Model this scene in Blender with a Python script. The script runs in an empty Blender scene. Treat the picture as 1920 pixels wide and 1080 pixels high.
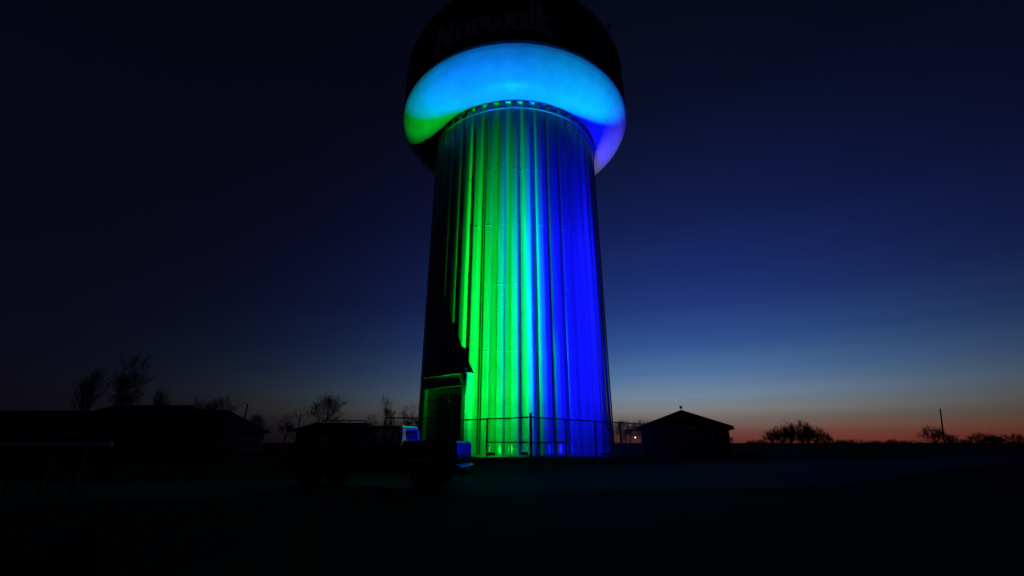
import bpy, bmesh, math, random
from mathutils import Vector, Matrix
sc = bpy.context.scene
C = sc.collection
R = math.radians
PI = math.pi

# ------------------------------------------------------------------ camera
EZ = 0.95                       # eye height above the tower's ground
F = 820.0                       # focal length in pixels of a 1920 wide frame
TH = R(19.5)                    # camera tilted up
cam = bpy.data.cameras.new('camera')
cam.sensor_width = 36.0
cam.lens = F / 1920 * 36
cam.clip_start = 0.1
cam.clip_end = 9000
camo = bpy.data.objects.new('camera', cam)
camo.location = (0, 0, EZ)
camo.rotation_euler = (PI / 2 + TH, 0, 0)
C.objects.link(camo)
sc.camera = camo

# ------------------------------------------------------------------ world: evening twilight
def lin(c):
    return tuple(((v / 255) / 12.92 if v / 255 <= .04045 else ((v / 255 + .055) / 1.055) ** 2.4) for v in c)
w = bpy.data.worlds.new('World')
sc.world = w
w.use_nodes = True
nt = w.node_tree
nt.nodes.clear()
def N(t, **k):
    n = nt.nodes.new(t)
    for a, b in k.items():
        setattr(n, a, b)
    return n
def M(op, a, b=None, c=None, clamp=False):
    n = N('ShaderNodeMath', operation=op, use_clamp=clamp)
    for i, v in enumerate((a, b, c)):
        if v is None:
            continue
        if isinstance(v, (int, float)):
            n.inputs[i].default_value = v
        else:
            nt.links.new(v, n.inputs[i])
    return n.outputs[0]
tc = N('ShaderNodeTexCoord')
sep = N('ShaderNodeSeparateXYZ')
nt.links.new(tc.outputs['Generated'], sep.inputs[0])
nmap = N('ShaderNodeMapping')
nmap.inputs['Scale'].default_value = (2.2, 2.2, 34)
nt.links.new(tc.outputs['Generated'], nmap.inputs[0])
nz = N('ShaderNodeTexNoise')                     # faint uneven layers of haze in the glow
nz.inputs['Scale'].default_value = 1.6
nz.inputs['Detail'].default_value = 4
nt.links.new(nmap.outputs[0], nz.inputs['Vector'])
wob = M('MULTIPLY', M('SUBTRACT', nz.outputs[0], .5), R(1.1))
elev = M('DIVIDE', M('ADD', M('ARCSINE', sep.outputs[2]), M('MULTIPLY', wob, M('MULTIPLY', sep.outputs[2], 9.0, clamp=True))), R(60), clamp=True)
az = M('ARCTAN2', sep.outputs[0], sep.outputs[1])
def gauss(a0, s):
    d = M('DIVIDE', M('SUBTRACT', az, R(a0)), R(s))
    return M('EXPONENT', M('MULTIPLY', M('MULTIPLY', d, d), -0.5))
def ramp(stops):
    n = N('ShaderNodeValToRGB')
    cr = n.color_ramp
    while len(cr.elements) > 1:
        cr.elements.remove(cr.elements[-1])
    for i, (e, c) in enumerate(stops):
        el = cr.elements[0] if i == 0 else cr.elements.new(e / 60)
        el.position = e / 60
        el.color = (*lin(c), 1)
    nt.links.new(elev, n.inputs[0])
    return n.outputs[0]
def scale(col, f):
    n = N('ShaderNodeVectorMath', operation='SCALE')
    nt.links.new(col, n.inputs[0])
    nt.links.new(f, n.inputs['Scale'])
    return n.outputs[0]
def addv(a, b):
    n = N('ShaderNodeVectorMath', operation='ADD')
    nt.links.new(a, n.inputs[0])
    nt.links.new(b, n.inputs[1])
    return n.outputs[0]
base = ramp([(0, (9, 7, 15)), (10, (9, 8, 22)), (25, (8, 7, 22)), (50, (5, 5, 16)), (60, (4, 4, 12))])
glow = ramp([(0, (44, 32, 36)), (1.1, (62, 50, 54)), (2.3, (98, 90, 90)), (3.6, (120, 122, 120)), (5.4, (110, 131, 153)),
             (7.8, (78, 112, 157)), (11.4, (48, 81, 141)), (16, (30, 54, 118)), (20, (21, 42, 104)),
             (26, (12, 28, 78)), (33, (7, 18, 54)), (40, (3, 10, 33)), (50, (1, 5, 16)), (60, (0, 0, 6))])
oran = ramp([(0, (88, 30, 8)), (.8, (96, 38, 8)), (1.7, (82, 43, 2)), (2.7, (42, 26, 0)), (4.2, (10, 6, 0)), (5.5, (0, 0, 0))])
sky = addv(addv(base, scale(glow, gauss(19.5, 21.5))), scale(oran, gauss(36, 19)))
bg = N('ShaderNodeBackground')
bg.inputs['Strength'].default_value = 1.0
wo = N('ShaderNodeOutputWorld')
nt.links.new(sky, bg.inputs['Color'])
nt.links.new(bg.outputs[0], wo.inputs['Surface'])

vs = sc.view_settings
vs.view_transform = 'Standard'
vs.look = 'None'
vs.exposure = 0.0
vs.gamma = 1.0
sc.render.engine = 'CYCLES'
sc.cycles.use_denoising = True
sc.cycles.max_bounces = 5
sc.cycles.diffuse_bounces = 1
sc.cycles.sample_clamp_indirect = 6.0
sc.cycles.caustics_reflective = True
sc.cycles.blur_glossy = 0.1

# ------------------------------------------------------------------ floodlight settings (fixtures are built further down)
TX, TY = 0.3, 40.4              # tower axis
RC = 8.45                       # outer radius of the fluted column
def polar(psi, rho):            # psi measured from the side facing the camera, to the right
    return (TX + rho * math.sin(R(psi)), TY - rho * math.cos(R(psi)))
# colour name, psi, rho, colour, wanted brightness on the wall at heights ZL, brightness wanted on the bowl
ZL = [1.0, 2.0, 3.5, 6.0, 9.0, 12.6, 17.0]
FLOODS = [
    ('green', -9, 10.6, (0.001, 1.0, 0.045), [.40, .60, .76, .80, .76, .66, .52], .27),
    ('azure', 3, 9.55, (0.0, 0.16, 1.0), [.01, .03, .05, .09, .14, .20, .25], .66),
    ('blue', 29, 11.8, (0.003, 0.005, 1.0), [.45, .75, 1.0, 1.1, 1.1, 1.05, .95], .66),
    ('violet', 146, 13.0, (0.50, 0.42, 1.0), [0, 0, 0, 0, 0, 0, 0], .12),
]
ALB_WALL, ALB_BOWL = .25, .75

# ------------------------------------------------------------------ helpers
def at(px, Y, z=None):          # world x of a picture column at depth Y
    z = EZ if z is None else z
    return (px - 960) / F * (Y * math.cos(TH) + (z - EZ) * math.sin(TH))
def zat(py, Y):
    return EZ + Y * math.tan(TH - math.atan((py - 540) / F))

class MB:
    def __init__(s):
        s.v, s.f = [], []
    def add(s, vs, fs):
        o = len(s.v)
        s.v += [tuple(p) for p in vs]
        s.f += [tuple(i + o for i in f) for f in fs]
        return s
    def box(s, a, b):
        x0, y0, z0 = a; x1, y1, z1 = b
        return s.add([(x0, y0, z0), (x1, y0, z0), (x1, y1, z0), (x0, y1, z0), (x0, y0, z1), (x1, y0, z1), (x1, y1, z1), (x0, y1, z1)],
                     [(0, 3, 2, 1), (4, 5, 6, 7), (0, 1, 5, 4), (1, 2, 6, 5), (2, 3, 7, 6), (3, 0, 4, 7)])
    def tube(s, pts, rad, n=8, caps=True):
        pts = [Vector(p) for p in pts]
        if not isinstance(rad, (list, tuple)):
            rad = [rad] * len(pts)
        vs, fs = [], []
        t0 = (pts[1] - pts[0]).normalized()
        up = Vector((0, 0, 1)) if abs(t0.z) < .9 else Vector((1, 0, 0))
        u = t0.cross(up).normalized()
        for i, p in enumerate(pts):
            t = (pts[min(i + 1, len(pts) - 1)] - pts[max(i - 1, 0)]).normalized()
            u = (u - t * u.dot(t)).normalized()
            v = t.cross(u)
            for k in range(n):
                a = 2 * PI * k / n
                vs.append(p + (u * math.cos(a) + v * math.sin(a)) * rad[i])
        for i in range(len(pts) - 1):
            for k in range(n):
                a, b = i * n + k, i * n + (k + 1) % n
                fs.append((a, b, b + n, a + n))
        if caps:
            fs.append(tuple(range(n - 1, -1, -1)))
            fs.append(tuple((len(pts) - 1) * n + k for k in range(n)))
        return s.add(vs, fs)
    def lathe(s, prof, n=32, c=(0, 0), axis='z', off=0):
        vs, fs = [], []
        for r, z in prof:
            for k in range(n):
                a = 2 * PI * k / n
                if axis == 'z':
                    vs.append((c[0] + r * math.cos(a), c[1] + r * math.sin(a), z))
                else:
                    vs.append((c[0] + r * math.cos(a), z, c[1] + r * math.sin(a)))
        for i in range(len(prof) - 1):
            for k in range(n):
                a, b = i * n + k, i * n + (k + 1) % n
                fs.append((a, b, b + n, a + n))
        return s.add(vs, fs)
    def prism(s, poly, y0, y1):            # poly in x,z extruded along y
        n = len(poly)
        vs = [(x, y0, z) for x, z in poly] + [(x, y1, z) for x, z in poly]
        fs = [tuple(range(n)), tuple(range(2 * n - 1, n - 1, -1))]
        fs += [(i, i + n, (i + 1) % n + n, (i + 1) % n) for i in range(n)]
        return s.add(vs, fs)
    def xf(s, m):
        s.v = [tuple(m @ Vector(p)) for p in s.v]
        return s
    def mesh(s, name, mat, smooth=False, bevel=0, seg=2, angle=30):
        me = bpy.data.meshes.new(name)
        me.from_pydata(s.v, [], s.f)
        bm = bmesh.new()
        bm.from_mesh(me)
        bmesh.ops.remove_doubles(bm, verts=bm.verts, dist=1e-5)
        bmesh.ops.recalc_face_normals(bm, faces=bm.faces)
        if bevel:
            ed = [e for e in bm.edges if len(e.link_faces) == 2 and e.calc_face_angle(0) > R(angle)]
            bmesh.ops.bevel(bm, geom=ed, offset=bevel, segments=seg, affect='EDGES', clamp_overlap=True)
        bm.to_mesh(me)
        bm.free()
        if smooth:
            me.polygons.foreach_set('use_smooth', [True] * len(me.polygons))
        me.materials.append(mat)
        return me
    def build(s, name, mat, parent=None, smooth=False, bevel=0, seg=2, angle=30):
        return link(name, s.mesh(name, mat, smooth, bevel, seg, angle), parent)

def link(name, me, parent=None):
    o = bpy.data.objects.new(name, me)
    C.objects.link(o)
    o.parent = parent
    return o
def tag(o, label, cat, group=None, kind=None):
    if label: o['label'] = label
    if cat: o['category'] = cat
    if group: o['group'] = group
    if kind: o['kind'] = kind
    return o
def thing(name, label, cat, loc=(0, 0, 0), rz=0, group=None):
    o = bpy.data.objects.new(name, None)
    o.empty_display_size = .3
    C.objects.link(o)
    o.location = loc
    o.rotation_euler = (0, 0, rz)
    return tag(o, label, cat, group)

def mat(name, col, rough=.6, metal=0, var=0, vscale=4, bump=0, bscale=30, coat=0, spec=.5, emit=None, estr=0, stretch=None):
    m = bpy.data.materials.new(name)
    m.use_nodes = True
    t = m.node_tree
    p = t.nodes['Principled BSDF']
    p.inputs['Base Color'].default_value = (*col, 1)
    p.inputs['Roughness'].default_value = rough
    p.inputs['Metallic'].default_value = metal
    p.inputs['Coat Weight'].default_value = coat
    p.inputs['Coat Roughness'].default_value = .05
    p.inputs['Specular IOR Level'].default_value = spec
    if emit:
        p.inputs['Emission Color'].default_value = (*emit, 1)
        p.inputs['Emission Strength'].default_value = estr
    if var or bump:
        g = t.nodes.new('ShaderNodeTexCoord')
        mp = t.nodes.new('ShaderNodeMapping')
        if stretch:
            mp.inputs['Scale'].default_value = stretch
        t.links.new(g.outputs['Object'], mp.inputs[0])
    if var:
        n = t.nodes.new('ShaderNodeTexNoise')
        n.inputs['Scale'].default_value = vscale
        n.inputs['Detail'].default_value = 5
        t.links.new(mp.outputs[0], n.inputs['Vector'])
        r = t.nodes.new('ShaderNodeMapRange')
        r.inputs[1].default_value, r.inputs[2].default_value = .25, .75
        r.inputs[3].default_value, r.inputs[4].default_value = 1 - var, 1 + var
        t.links.new(n.outputs[0], r.inputs[0])
        mx = t.nodes.new('ShaderNodeVectorMath')
        mx.operation = 'SCALE'
        mx.inputs[0].default_value = col
        t.links.new(r.outputs[0], mx.inputs['Scale'])
        t.links.new(mx.outputs[0], p.inputs['Base Color'])
    if bump:
        n2 = t.nodes.new('ShaderNodeTexNoise')
        n2.inputs['Scale'].default_value = bscale
        n2.inputs['Detail'].default_value = 6
        t.links.new(mp.outputs[0], n2.inputs['Vector'])
        b = t.nodes.new('ShaderNodeBump')
        b.inputs['Strength'].default_value = bump
        b.inputs['Distance'].default_value = .05
        t.links.new(n2.outputs[0], b.inputs['Height'])
        t.links.new(b.outputs[0], p.inputs['Normal'])
    return m

def glass(name, tint, rough=.02, trans=.8):
    m = bpy.data.materials.new(name)
    m.use_nodes = True
    t = m.node_tree
    t.nodes.clear()
    o = t.nodes.new('ShaderNodeOutputMaterial')
    tr = t.nodes.new('ShaderNodeBsdfTransparent')
    tr.inputs[0].default_value = (*tint, 1)
    gl = t.nodes.new('ShaderNodeBsdfGlossy')
    gl.inputs['Roughness'].default_value = rough
    fr = t.nodes.new('ShaderNodeFresnel')
    fr.inputs[0].default_value = 1.5
    mx = t.nodes.new('ShaderNodeMixShader')
    t.links.new(fr.outputs[0], mx.inputs[0])
    t.links.new(tr.outputs[0], mx.inputs[1])
    t.links.new(gl.outputs[0], mx.inputs[2])
    t.links.new(mx.outputs[0], o.inputs[0])
    return m

m_tower = mat('tower_paint', (.25, .25, .245), .17, var=.22, vscale=2.2, stretch=(1.4, 1.4, .06), bump=.04, bscale=1.3)
m_bowl = mat('bowl_paint', (.75, .75, .73), .38, var=.10, vscale=.9, bump=.05, bscale=1.1)
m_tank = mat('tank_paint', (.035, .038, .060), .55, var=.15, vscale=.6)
m_letter = mat('letter_paint', (.75, .75, .72), .6, var=.1, vscale=2)
m_weld = mat('trim_paint', (.50, .50, .49), .35)
m_seam = mat('seam_paint', (.30, .30, .29), .4)
m_door = mat('door_paint', (.24, .25, .25), .55, var=.15, vscale=2)
m_conc = mat('concrete', (.28, .27, .25), .9, var=.2, vscale=3, bump=.3, bscale=20)
m_galv = mat('galvanised_steel', (.16, .16, .165), .5, metal=.6, var=.15, vscale=6)
m_dark = mat('dark_metal', (.03, .03, .032), .5, metal=.3)
m_black = mat('black_rubber', (.015, .015, .015), .8, var=.2, vscale=20)
m_bark = mat('bark', (.045, .037, .032), .95, var=.25, vscale=8)
m_house = mat('house_siding', (.10, .09, .08), .8, var=.15, vscale=2)
m_roof = mat('roof_shingle', (.035, .033, .035), .9, var=.25, vscale=6, bump=.3, bscale=25)
m_shed = mat('shed_siding', (.045, .036, .032), .85, var=.2, vscale=3, stretch=(4, 4, .4))
m_wood = mat('pole_wood', (.05, .04, .032), .9, var=.2, vscale=6)
m_white = mat('white_paint', (.80, .79, .76), .35, var=.12, vscale=5)
m_paint = mat('truck_paint', (.22, .23, .28), .14, metal=.85, coat=1.0)
m_chrome = mat('chrome', (.6, .6, .62), .12, metal=1.0)
m_rim = mat('wheel_alloy', (.38, .38, .39), .3, metal=.8)
m_glass = glass('window_glass', (.62, .66, .66))
m_pane = mat('house_glass', (.01, .012, .015), .08)
m_red = mat('tail_lens', (.18, .008, .008), .15, coat=1)
m_lens = mat('head_lens', (.5, .5, .5), .1, coat=1)
m_seat = mat('seat_fabric', (.03, .03, .032), .9)
m_cab = mat('cabinet_paint', (.30, .33, .30), .5, var=.1, vscale=3)

# ------------------------------------------------------------------ the ground
def sstep(a, b, x):
    t = min(1, max(0, (x - a) / (b - a)))
    return t * t * (3 - 2 * t)
rg = random.Random(5)
def gz(x, y):
    d = math.hypot(x - TX, y - TY)
    lowf = sstep(21.5, 15.5, y)
    return -.42 * lowf * (1 - sstep(14, 9, d)) - .03 * math.sin(x * .31 + 1) * math.cos(y * .27) * sstep(10, 14, d) * sstep(400, 60, d)
m_ground = mat('winter_grass', (.020, .018, .014), .95, spec=.02, var=.4, vscale=.6, bump=.6, bscale=9)
def grid(xs, ys, f, uvz=0):
    b = MB()
    vs = [(x, y, f(x, y) + uvz) for y in ys for x in xs]
    n = len(xs)
    fs = [(j * n + i, j * n + i + 1, (j + 1) * n + i + 1, (j + 1) * n + i) for j in range(len(ys) - 1) for i in range(n - 1)]
    return b.add(vs, fs)
def spaced(lo, hi, step, far):
    a = [lo + i * step for i in range(int((hi - lo) / step) + 1)]
    return [-f for f in reversed(far)] + a + list(far) if lo < 0 else a + list(far)
gx = [-3500, -1500, -600, -250, -140] + [-100 + 2 * i for i in range(101)] + [140, 250, 600, 1500, 3500]
gy = [-300, -60] + [-12 + 1.5 * i for i in range(90)] + [150, 220, 400, 900, 2000, 4500]
g = grid(gx, gy, gz).build('ground', m_ground, smooth=True)
tag(g, 'dark winter grass field reaching to the horizon', 'ground', kind='structure')
# gravel drive, passing in front of the fence
m_gravel = mat('gravel', (.065, .063, .061), .95, spec=.05, var=.35, vscale=5, bump=.8, bscale=40)
cen = [(-60, 9), (-40, 11.5), (-22, 13.5), (-10, 14.6), (-2, 15.6), (5, 17.2), (12, 19.6), (20, 23.5), (30, 30), (44, 41), (70, 62)]
def cat_rom(P, n=10):
    out = []
    for i in range(len(P) - 1):
        p0, p1, p2, p3 = P[max(i - 1, 0)], P[i], P[i + 1], P[min(i + 2, len(P) - 1)]
        for k in range(n):
            t = k / n
            out.append(tuple(.5 * (2 * b + (c - a) * t + (2 * a - 5 * b + 4 * c - d) * t * t + (3 * b - a - 3 * c + d) * t ** 3) for a, b, c, d in zip(p0, p1, p2, p3)))
    out.append(P[-1])
    return out
cl = cat_rom(cen, 16)
b = MB()
vs, fs = [], []
NW = 9
for i, (x, y) in enumerate(cl):
    a, c = cl[max(i - 1, 0)], cl[min(i + 1, len(cl) - 1)]
    t = Vector((c[0] - a[0], c[1] - a[1], 0)).normalized()
    nn = Vector((-t.y, t.x, 0))
    for k in range(NW):
        u = (k / (NW - 1) - .5) * 2
        wdt = 2.6 + (rg.random() - .5) * .35 * (abs(u) == 1)
        px, py = x + nn.x * u * wdt, y + nn.y * u * wdt
        vs.append((px, py, gz(px, py) + .035 - .02 * abs(u)))
for i in range(len(cl) - 1):
    for k in range(NW - 1):
        fs.append((i * NW + k, i * NW + k + 1, (i + 1) * NW + k + 1, (i + 1) * NW + k))
o = b.add(vs, fs).build('gravel_drive', m_gravel, smooth=True)
tag(o, 'pale gravel drive curving past the fence corner', 'drive', kind='structure')

# ------------------------------------------------------------------ the water tower
tower = thing('water_tower', 'giant fluted water tower lit green and blue under a dark lettered tank', 'water tower', (TX, TY, 0))
NF = 48
PITCH = 2 * PI / NF
PH0 = R(3.06)                   # a valley faces this angle
DEPTH = .30
def fl0(t):                      # flute profile, t in 0..1 from valley centre to valley centre
    u = abs(t - .5) * 2
    return RC - DEPTH * min(1, max(0, (u - .44) / .22))
def fl(t):                      # the same with its bends rounded
    return sum(fl0(min(1, max(0, t + k * .006))) for k in (-2, -1, 0, 1, 2)) / 5
def cyl(r, ph, z):              # tower-local point; ph from the camera side, to the right
    return (r * math.sin(ph), -r * math.cos(ph), z)
LEV = [0.0, 2.1, 7.35, 12.6, 17.85, 23.1, 30.42]
SS = [0, .10, .158, .170, .184, .265, .280, .292, .40, .60, .708, .720, .735, .816, .830, .842, .90, 1.0]
def flute_strip(z0, z1, off, th, extra=None):
    b = MB()
    ring = []
    for t in SS:
        a = (t - .5) * PITCH
        ring.append((fl(t) + off, a))
    vs = [cyl(r + (extra or 0) * (z == z1), a, z) for z in (z0, z1) for r, a in ring]
    n = len(ring)
    vs += [cyl(r - th, a, z) for z in (z0, z1) for r, a in ring]
    fs = [(i, i + 1, n + i + 1, n + i) for i in range(n - 1)]
    fs += [(2 * n + i, 3 * n + i, 3 * n + i + 1, 2 * n + i + 1) for i in range(n - 1)]
    fs += [(n + i, n + i + 1, 3 * n + i + 1, 3 * n + i) for i in range(n - 1)]
    fs += [(i, 2 * n + i, 2 * n + i + 1, i + 1) for i in range(n - 1)]
    return b.add(vs, fs)
def smooth_sharp(me, ang=40):
    bm = bmesh.new(); bm.from_mesh(me)
    for e in bm.edges:
        e.smooth = not (len(e.link_faces) == 2 and e.calc_face_angle(0) > R(ang))
    for f_ in bm.faces: f_.smooth = True
    bm.to_mesh(me); bm.free()
for li in range(len(LEV) - 1):
    me = flute_strip(LEV[li], LEV[li + 1], 0, .03).mesh('flute_panel', m_tower)
    smooth_sharp(me)
    for k in range(NF):
        o = link('flute_panel', me, tower)
        # small differences between the shop-bent panels
        o.rotation_euler = (0, 0, PH0 + (k + .5) * PITCH)
# weld seams between the courses, a bead that stands proud
for li in range(1, len(LEV) - 1):
    b = MB()
    rr = random.Random(li)
    for k in range(NF):
        p = flute_strip(LEV[li] - .014, LEV[li] + .014, .001, .02, rr.choice((.0015, .004, .008, .013)))
        p.xf(Matrix.Rotation(PH0 + (k + .5) * PITCH, 4, 'Z'))
        b.add(p.v, p.f)
    b.build('weld_seam', m_seam, tower)
# foundation ring and base plate
MB().lathe([(8.0, -.6), (9.0, -.6), (9.0, .12), (8.95, .16), (8.0, .16)], 96).build('foundation', m_conc, tower)
# thin ring strip round the ridges, and the flange plate that closes the flutes under the bowl
ZT = 29.55
MB().lathe([(8.462, ZT), (8.57, ZT), (8.57, ZT + .07), (8.462, ZT + .07), (8.462, ZT)], 192).build('ring_strip', m_weld, tower)
MB().lathe([(7.9, 30.425), (8.60, 30.425), (8.60, 30.455), (7.9, 30.455)], 192).build('flange_plate', m_weld, tower)
# bowl
bowl_prof = [(8.12, 30.46), (8.60, 30.465), (9.2, 30.58), (9.9, 30.80), (10.5, 31.14), (11.05, 31.58), (11.5, 32.06), (11.82, 32.55), (12.0, 32.9), (12.1, 33.2)]
bp = cat_rom(bowl_prof, 4)
bw_ = MB().lathe(bp, 288)
rr = random.Random(17)
waves = [(rr.randint(14, 60), rr.random() * 6.28, .5 + rr.random()) for _ in range(9)]
for i, (x, y, z) in enumerate(bw_.v):        # added ripples and plate joints, shaped to imitate a fan of light rays
    a, r_ = math.atan2(y, x), math.hypot(x, y)
    k = sstep(8.6, 9.6, r_) * (1 - sstep(11.6, 12.05, r_))
    d = sum(am * math.sin(n_ * a + p_ + .35 * (r_ - 9)) / n_ for n_, p_, am in waves) * .11
    j = (a / (2 * PI) * 24) % 1.0
    d -= .012 * max(0, 1 - abs(j - .5) * 2 / .12) if abs(j - .5) < .06 else 0
    bw_.v[i] = (x, y, z + k * d)
bw_.build('bowl', m_bowl, tower, smooth=True)
# tank: dark shell and dome
def rtank(z):
    if z <= 39:
        return 12.1
    return 12.1 * math.cos(math.asin(min(1, (z - 39) / 7)))
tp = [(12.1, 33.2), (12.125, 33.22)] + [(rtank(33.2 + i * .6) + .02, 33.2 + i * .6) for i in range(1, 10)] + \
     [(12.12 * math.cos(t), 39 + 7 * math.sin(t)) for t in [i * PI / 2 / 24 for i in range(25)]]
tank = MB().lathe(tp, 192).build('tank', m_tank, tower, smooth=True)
# lettering, painted strokes that follow the tank wall
def stroke(b, pts, wd, s0, z0):
    P = []
    for i in range(len(pts) - 1):
        for k in range(5):
            t = k / 5
            P.append((pts[i][0] * (1 - t) + pts[i + 1][0] * t, pts[i][1] * (1 - t) + pts[i + 1][1] * t))
    P.append(pts[-1])
    L, Rr = [], []
    for i, (x, z) in enumerate(P):
        a, c = P[max(i - 1, 0)], P[min(i + 1, len(P) - 1)]
        dx, dz = c[0] - a[0], c[1] - a[1]
        l = math.hypot(dx, dz) or 1
        nx, nz = -dz / l * wd / 2, dx / l * wd / 2
        L.append((x + nx, z + nz)); Rr.append((x - nx, z - nz))
    def mp(q, off):
        s, z = q[0] + s0, q[1] + z0
        return cyl(rtank(z) + .02 + off, s / 12.2, z)
    n = len(P)
    vs = [mp(q, .012) for q in L] + [mp(q, .012) for q in Rr] + [mp(q, .0) for q in L] + [mp(q, .0) for q in Rr]
    fs = []
    for i in range(n - 1):
        fs += [(i, i + 1, n + i + 1, n + i), (i, 2 * n + i, 2 * n + i + 1, i + 1), (n + i, n + i + 1, 3 * n + i + 1, 3 * n + i)]
    fs += [(0, n, 3 * n, 2 * n), (n - 1, 3 * n - 1, 4 * n - 1, 2 * n - 1)]
    b.add(vs, fs)
def oval(cx, cz, rx, rz, a0=0, a1=360, n=16):
    return [(cx + rx * math.cos(R(a0 + (a1 - a0) * i / n)), cz + rz * math.sin(R(a0 + (a1 - a0) * i / n))) for i in range(n + 1)]
LET = [
    ('letter_n', [[(.05, -1.0), (.1, .4), (.3, 2.9)], [(.3, 2.8), (1.55, -.1)], [(1.6, -.1), (1.72, 2.7)]], .62),
    ('letter_o', [oval(2.95, 1.0, .55, .85)], .52),
    ('letter_r', [[(4.0, -.1), (4.08, 2.0)], [(4.1, 1.2), (4.35, 1.75), (4.75, 1.9), (5.0, 1.6)], [(4.25, .75), (4.95, .85), (5.0, 1.6)], ], .52),
    ('letter_w', [[(5.35, 2.0), (5.45, .6), (5.75, .05), (6.1, .25), (6.3, 1.5)], [(6.3, 1.5), (6.45, .4), (6.8, .05), (7.15, .5), (7.3, 2.0)]], .52),
    ('letter_a', [oval(8.1, .95, .5, .85), [(8.65, 2.0), (8.7, .5), (8.95, 0)]], .52),
    ('letter_l', [[(9.3, 3.6), (9.3, .5), (9.5, .02)]], .56),
    ('letter_k', [[(9.98, 3.6), (10.0, -.05)], [(10.75, 2.1), (10.1, 1.05), (11.0, -.3)]], .56),
]
for nm, strokes, wd in LET:
    b = MB()
    for i, s in enumerate(strokes):
        q = MB()
        stroke(q, s, wd, R(-36.8) * 12.2, 34.75)
        d = .003 * i
        for j, v in enumerate(q.v):
            l = math.hypot(v[0], v[1])
            q.v[j] = (v[0] * (1 + d / l), v[1] * (1 + d / l), v[2])
        b.add(q.v, q.f)
    b.build(nm, m_letter, tank)
# small antenna on a stand-off bracket high on the tank
q = MB()
a = R(45)
for dz in (-.25, .25):
    q.tube([cyl(12.1, a, 38.6 + dz), cyl(12.75, a, 38.6 + dz)], .035, 6)
q.tube([cyl(12.7, a, 38.1), cyl(12.7, a, 39.2)], .04, 6)
ant = q.build('antenna_bracket', m_galv, tank)
MB().tube([cyl(12.86, a, 38.3), cyl(12.86, a, 39.0)], .10, 10).build('antenna', m_galv, tank)

# door surround on the left front
PD = R(-38)
MD = Matrix.Rotation(PD, 4, 'Z')           # local: x = right along the wall, -y = outward
def dbox(b, u0, u1, d0, d1, z0, z1):       # d = distance from the axis
    return b.box((u0, -d1, z0), (u1, -d0, z1))
def dpart(name, mt, boxes, parent=tower, bevel=.012):
    b = MB()
    for bx in boxes:
        dbox(b, *bx)
    return b.xf(MD).build(name, mt, parent, bevel=bevel)
W2, ZO, ZH = 2.35, 4.85, 5.72
sur = dpart('door_surround', m_tower, [(-W2, W2, 7.6, 8.90, ZO, ZH)])
dpart('jamb', m_tower, [(-W2, -W2 + .36, 7.6, 8.90, -.05, ZO - .002)], sur)
dpart('jamb', m_tower, [(W2 - .36, W2, 7.6, 8.90, -.05, ZO - .002)], sur)
dpart('cap_plate', m_weld, [(-W2 - .06, W2 + .06, 7.5, 8.96, ZH + .002, ZH + .06)], sur)
dpart('drip_edge', m_weld, [(-W2 + .3, W2 - .3, 8.902, 8.95, ZO - .02, ZO + .03)], sur)
door = dpart('garage_door', m_door, [(-W2 + .362, W2 - .362, 8.1, 8.52, -.02, ZO - .004)], tower)
for i in range(6):
    z0 = .02 + i * .8
    dpart('door_panel', m_door, [(-W2 + .40, W2 - .40, 8.522, 8.55, z0 + .03, z0 + .77)], door, bevel=.02)
dpart('door_handle', m_chrome, [(1.15, 1.22, 8.552, 8.61, 1.0, 1.45)], door)
# lamp above the door, off
q = MB()
dbox(q, .95, 1.25, 8.1, 8.8, 6.72, 6.80)
dbox(q, .98, 1.22, 8.55, 8.85, 6.45, 6.719)
q.xf(MD).build('door_lamp', m_dark, tower, bevel=.01)
q = MB()
dbox(q, 1.75, 1.95, 8.1, 8.6, 5.95, 6.2)
q.xf(MD).build('junction_box', m_galv, tower, bevel=.01)
# drain pipe low on the right
a = PH0 + 7 * PITCH
MB().tube([cyl(8.2, a, 1.9), cyl(8.5, a, 1.9), cyl(8.62, a, 1.75), cyl(8.62, a, .35), cyl(8.75, a, .2)], .07, 10).build('drain_pipe', m_weld, tower, smooth=True)
# conduit up the green side
a = PH0 - 3 * PITCH + R(.2)
MB().tube([cyl(8.26, a, .1), cyl(8.26, a, 29.4)], .035, 6).build('conduit', m_dark, tower)

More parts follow.
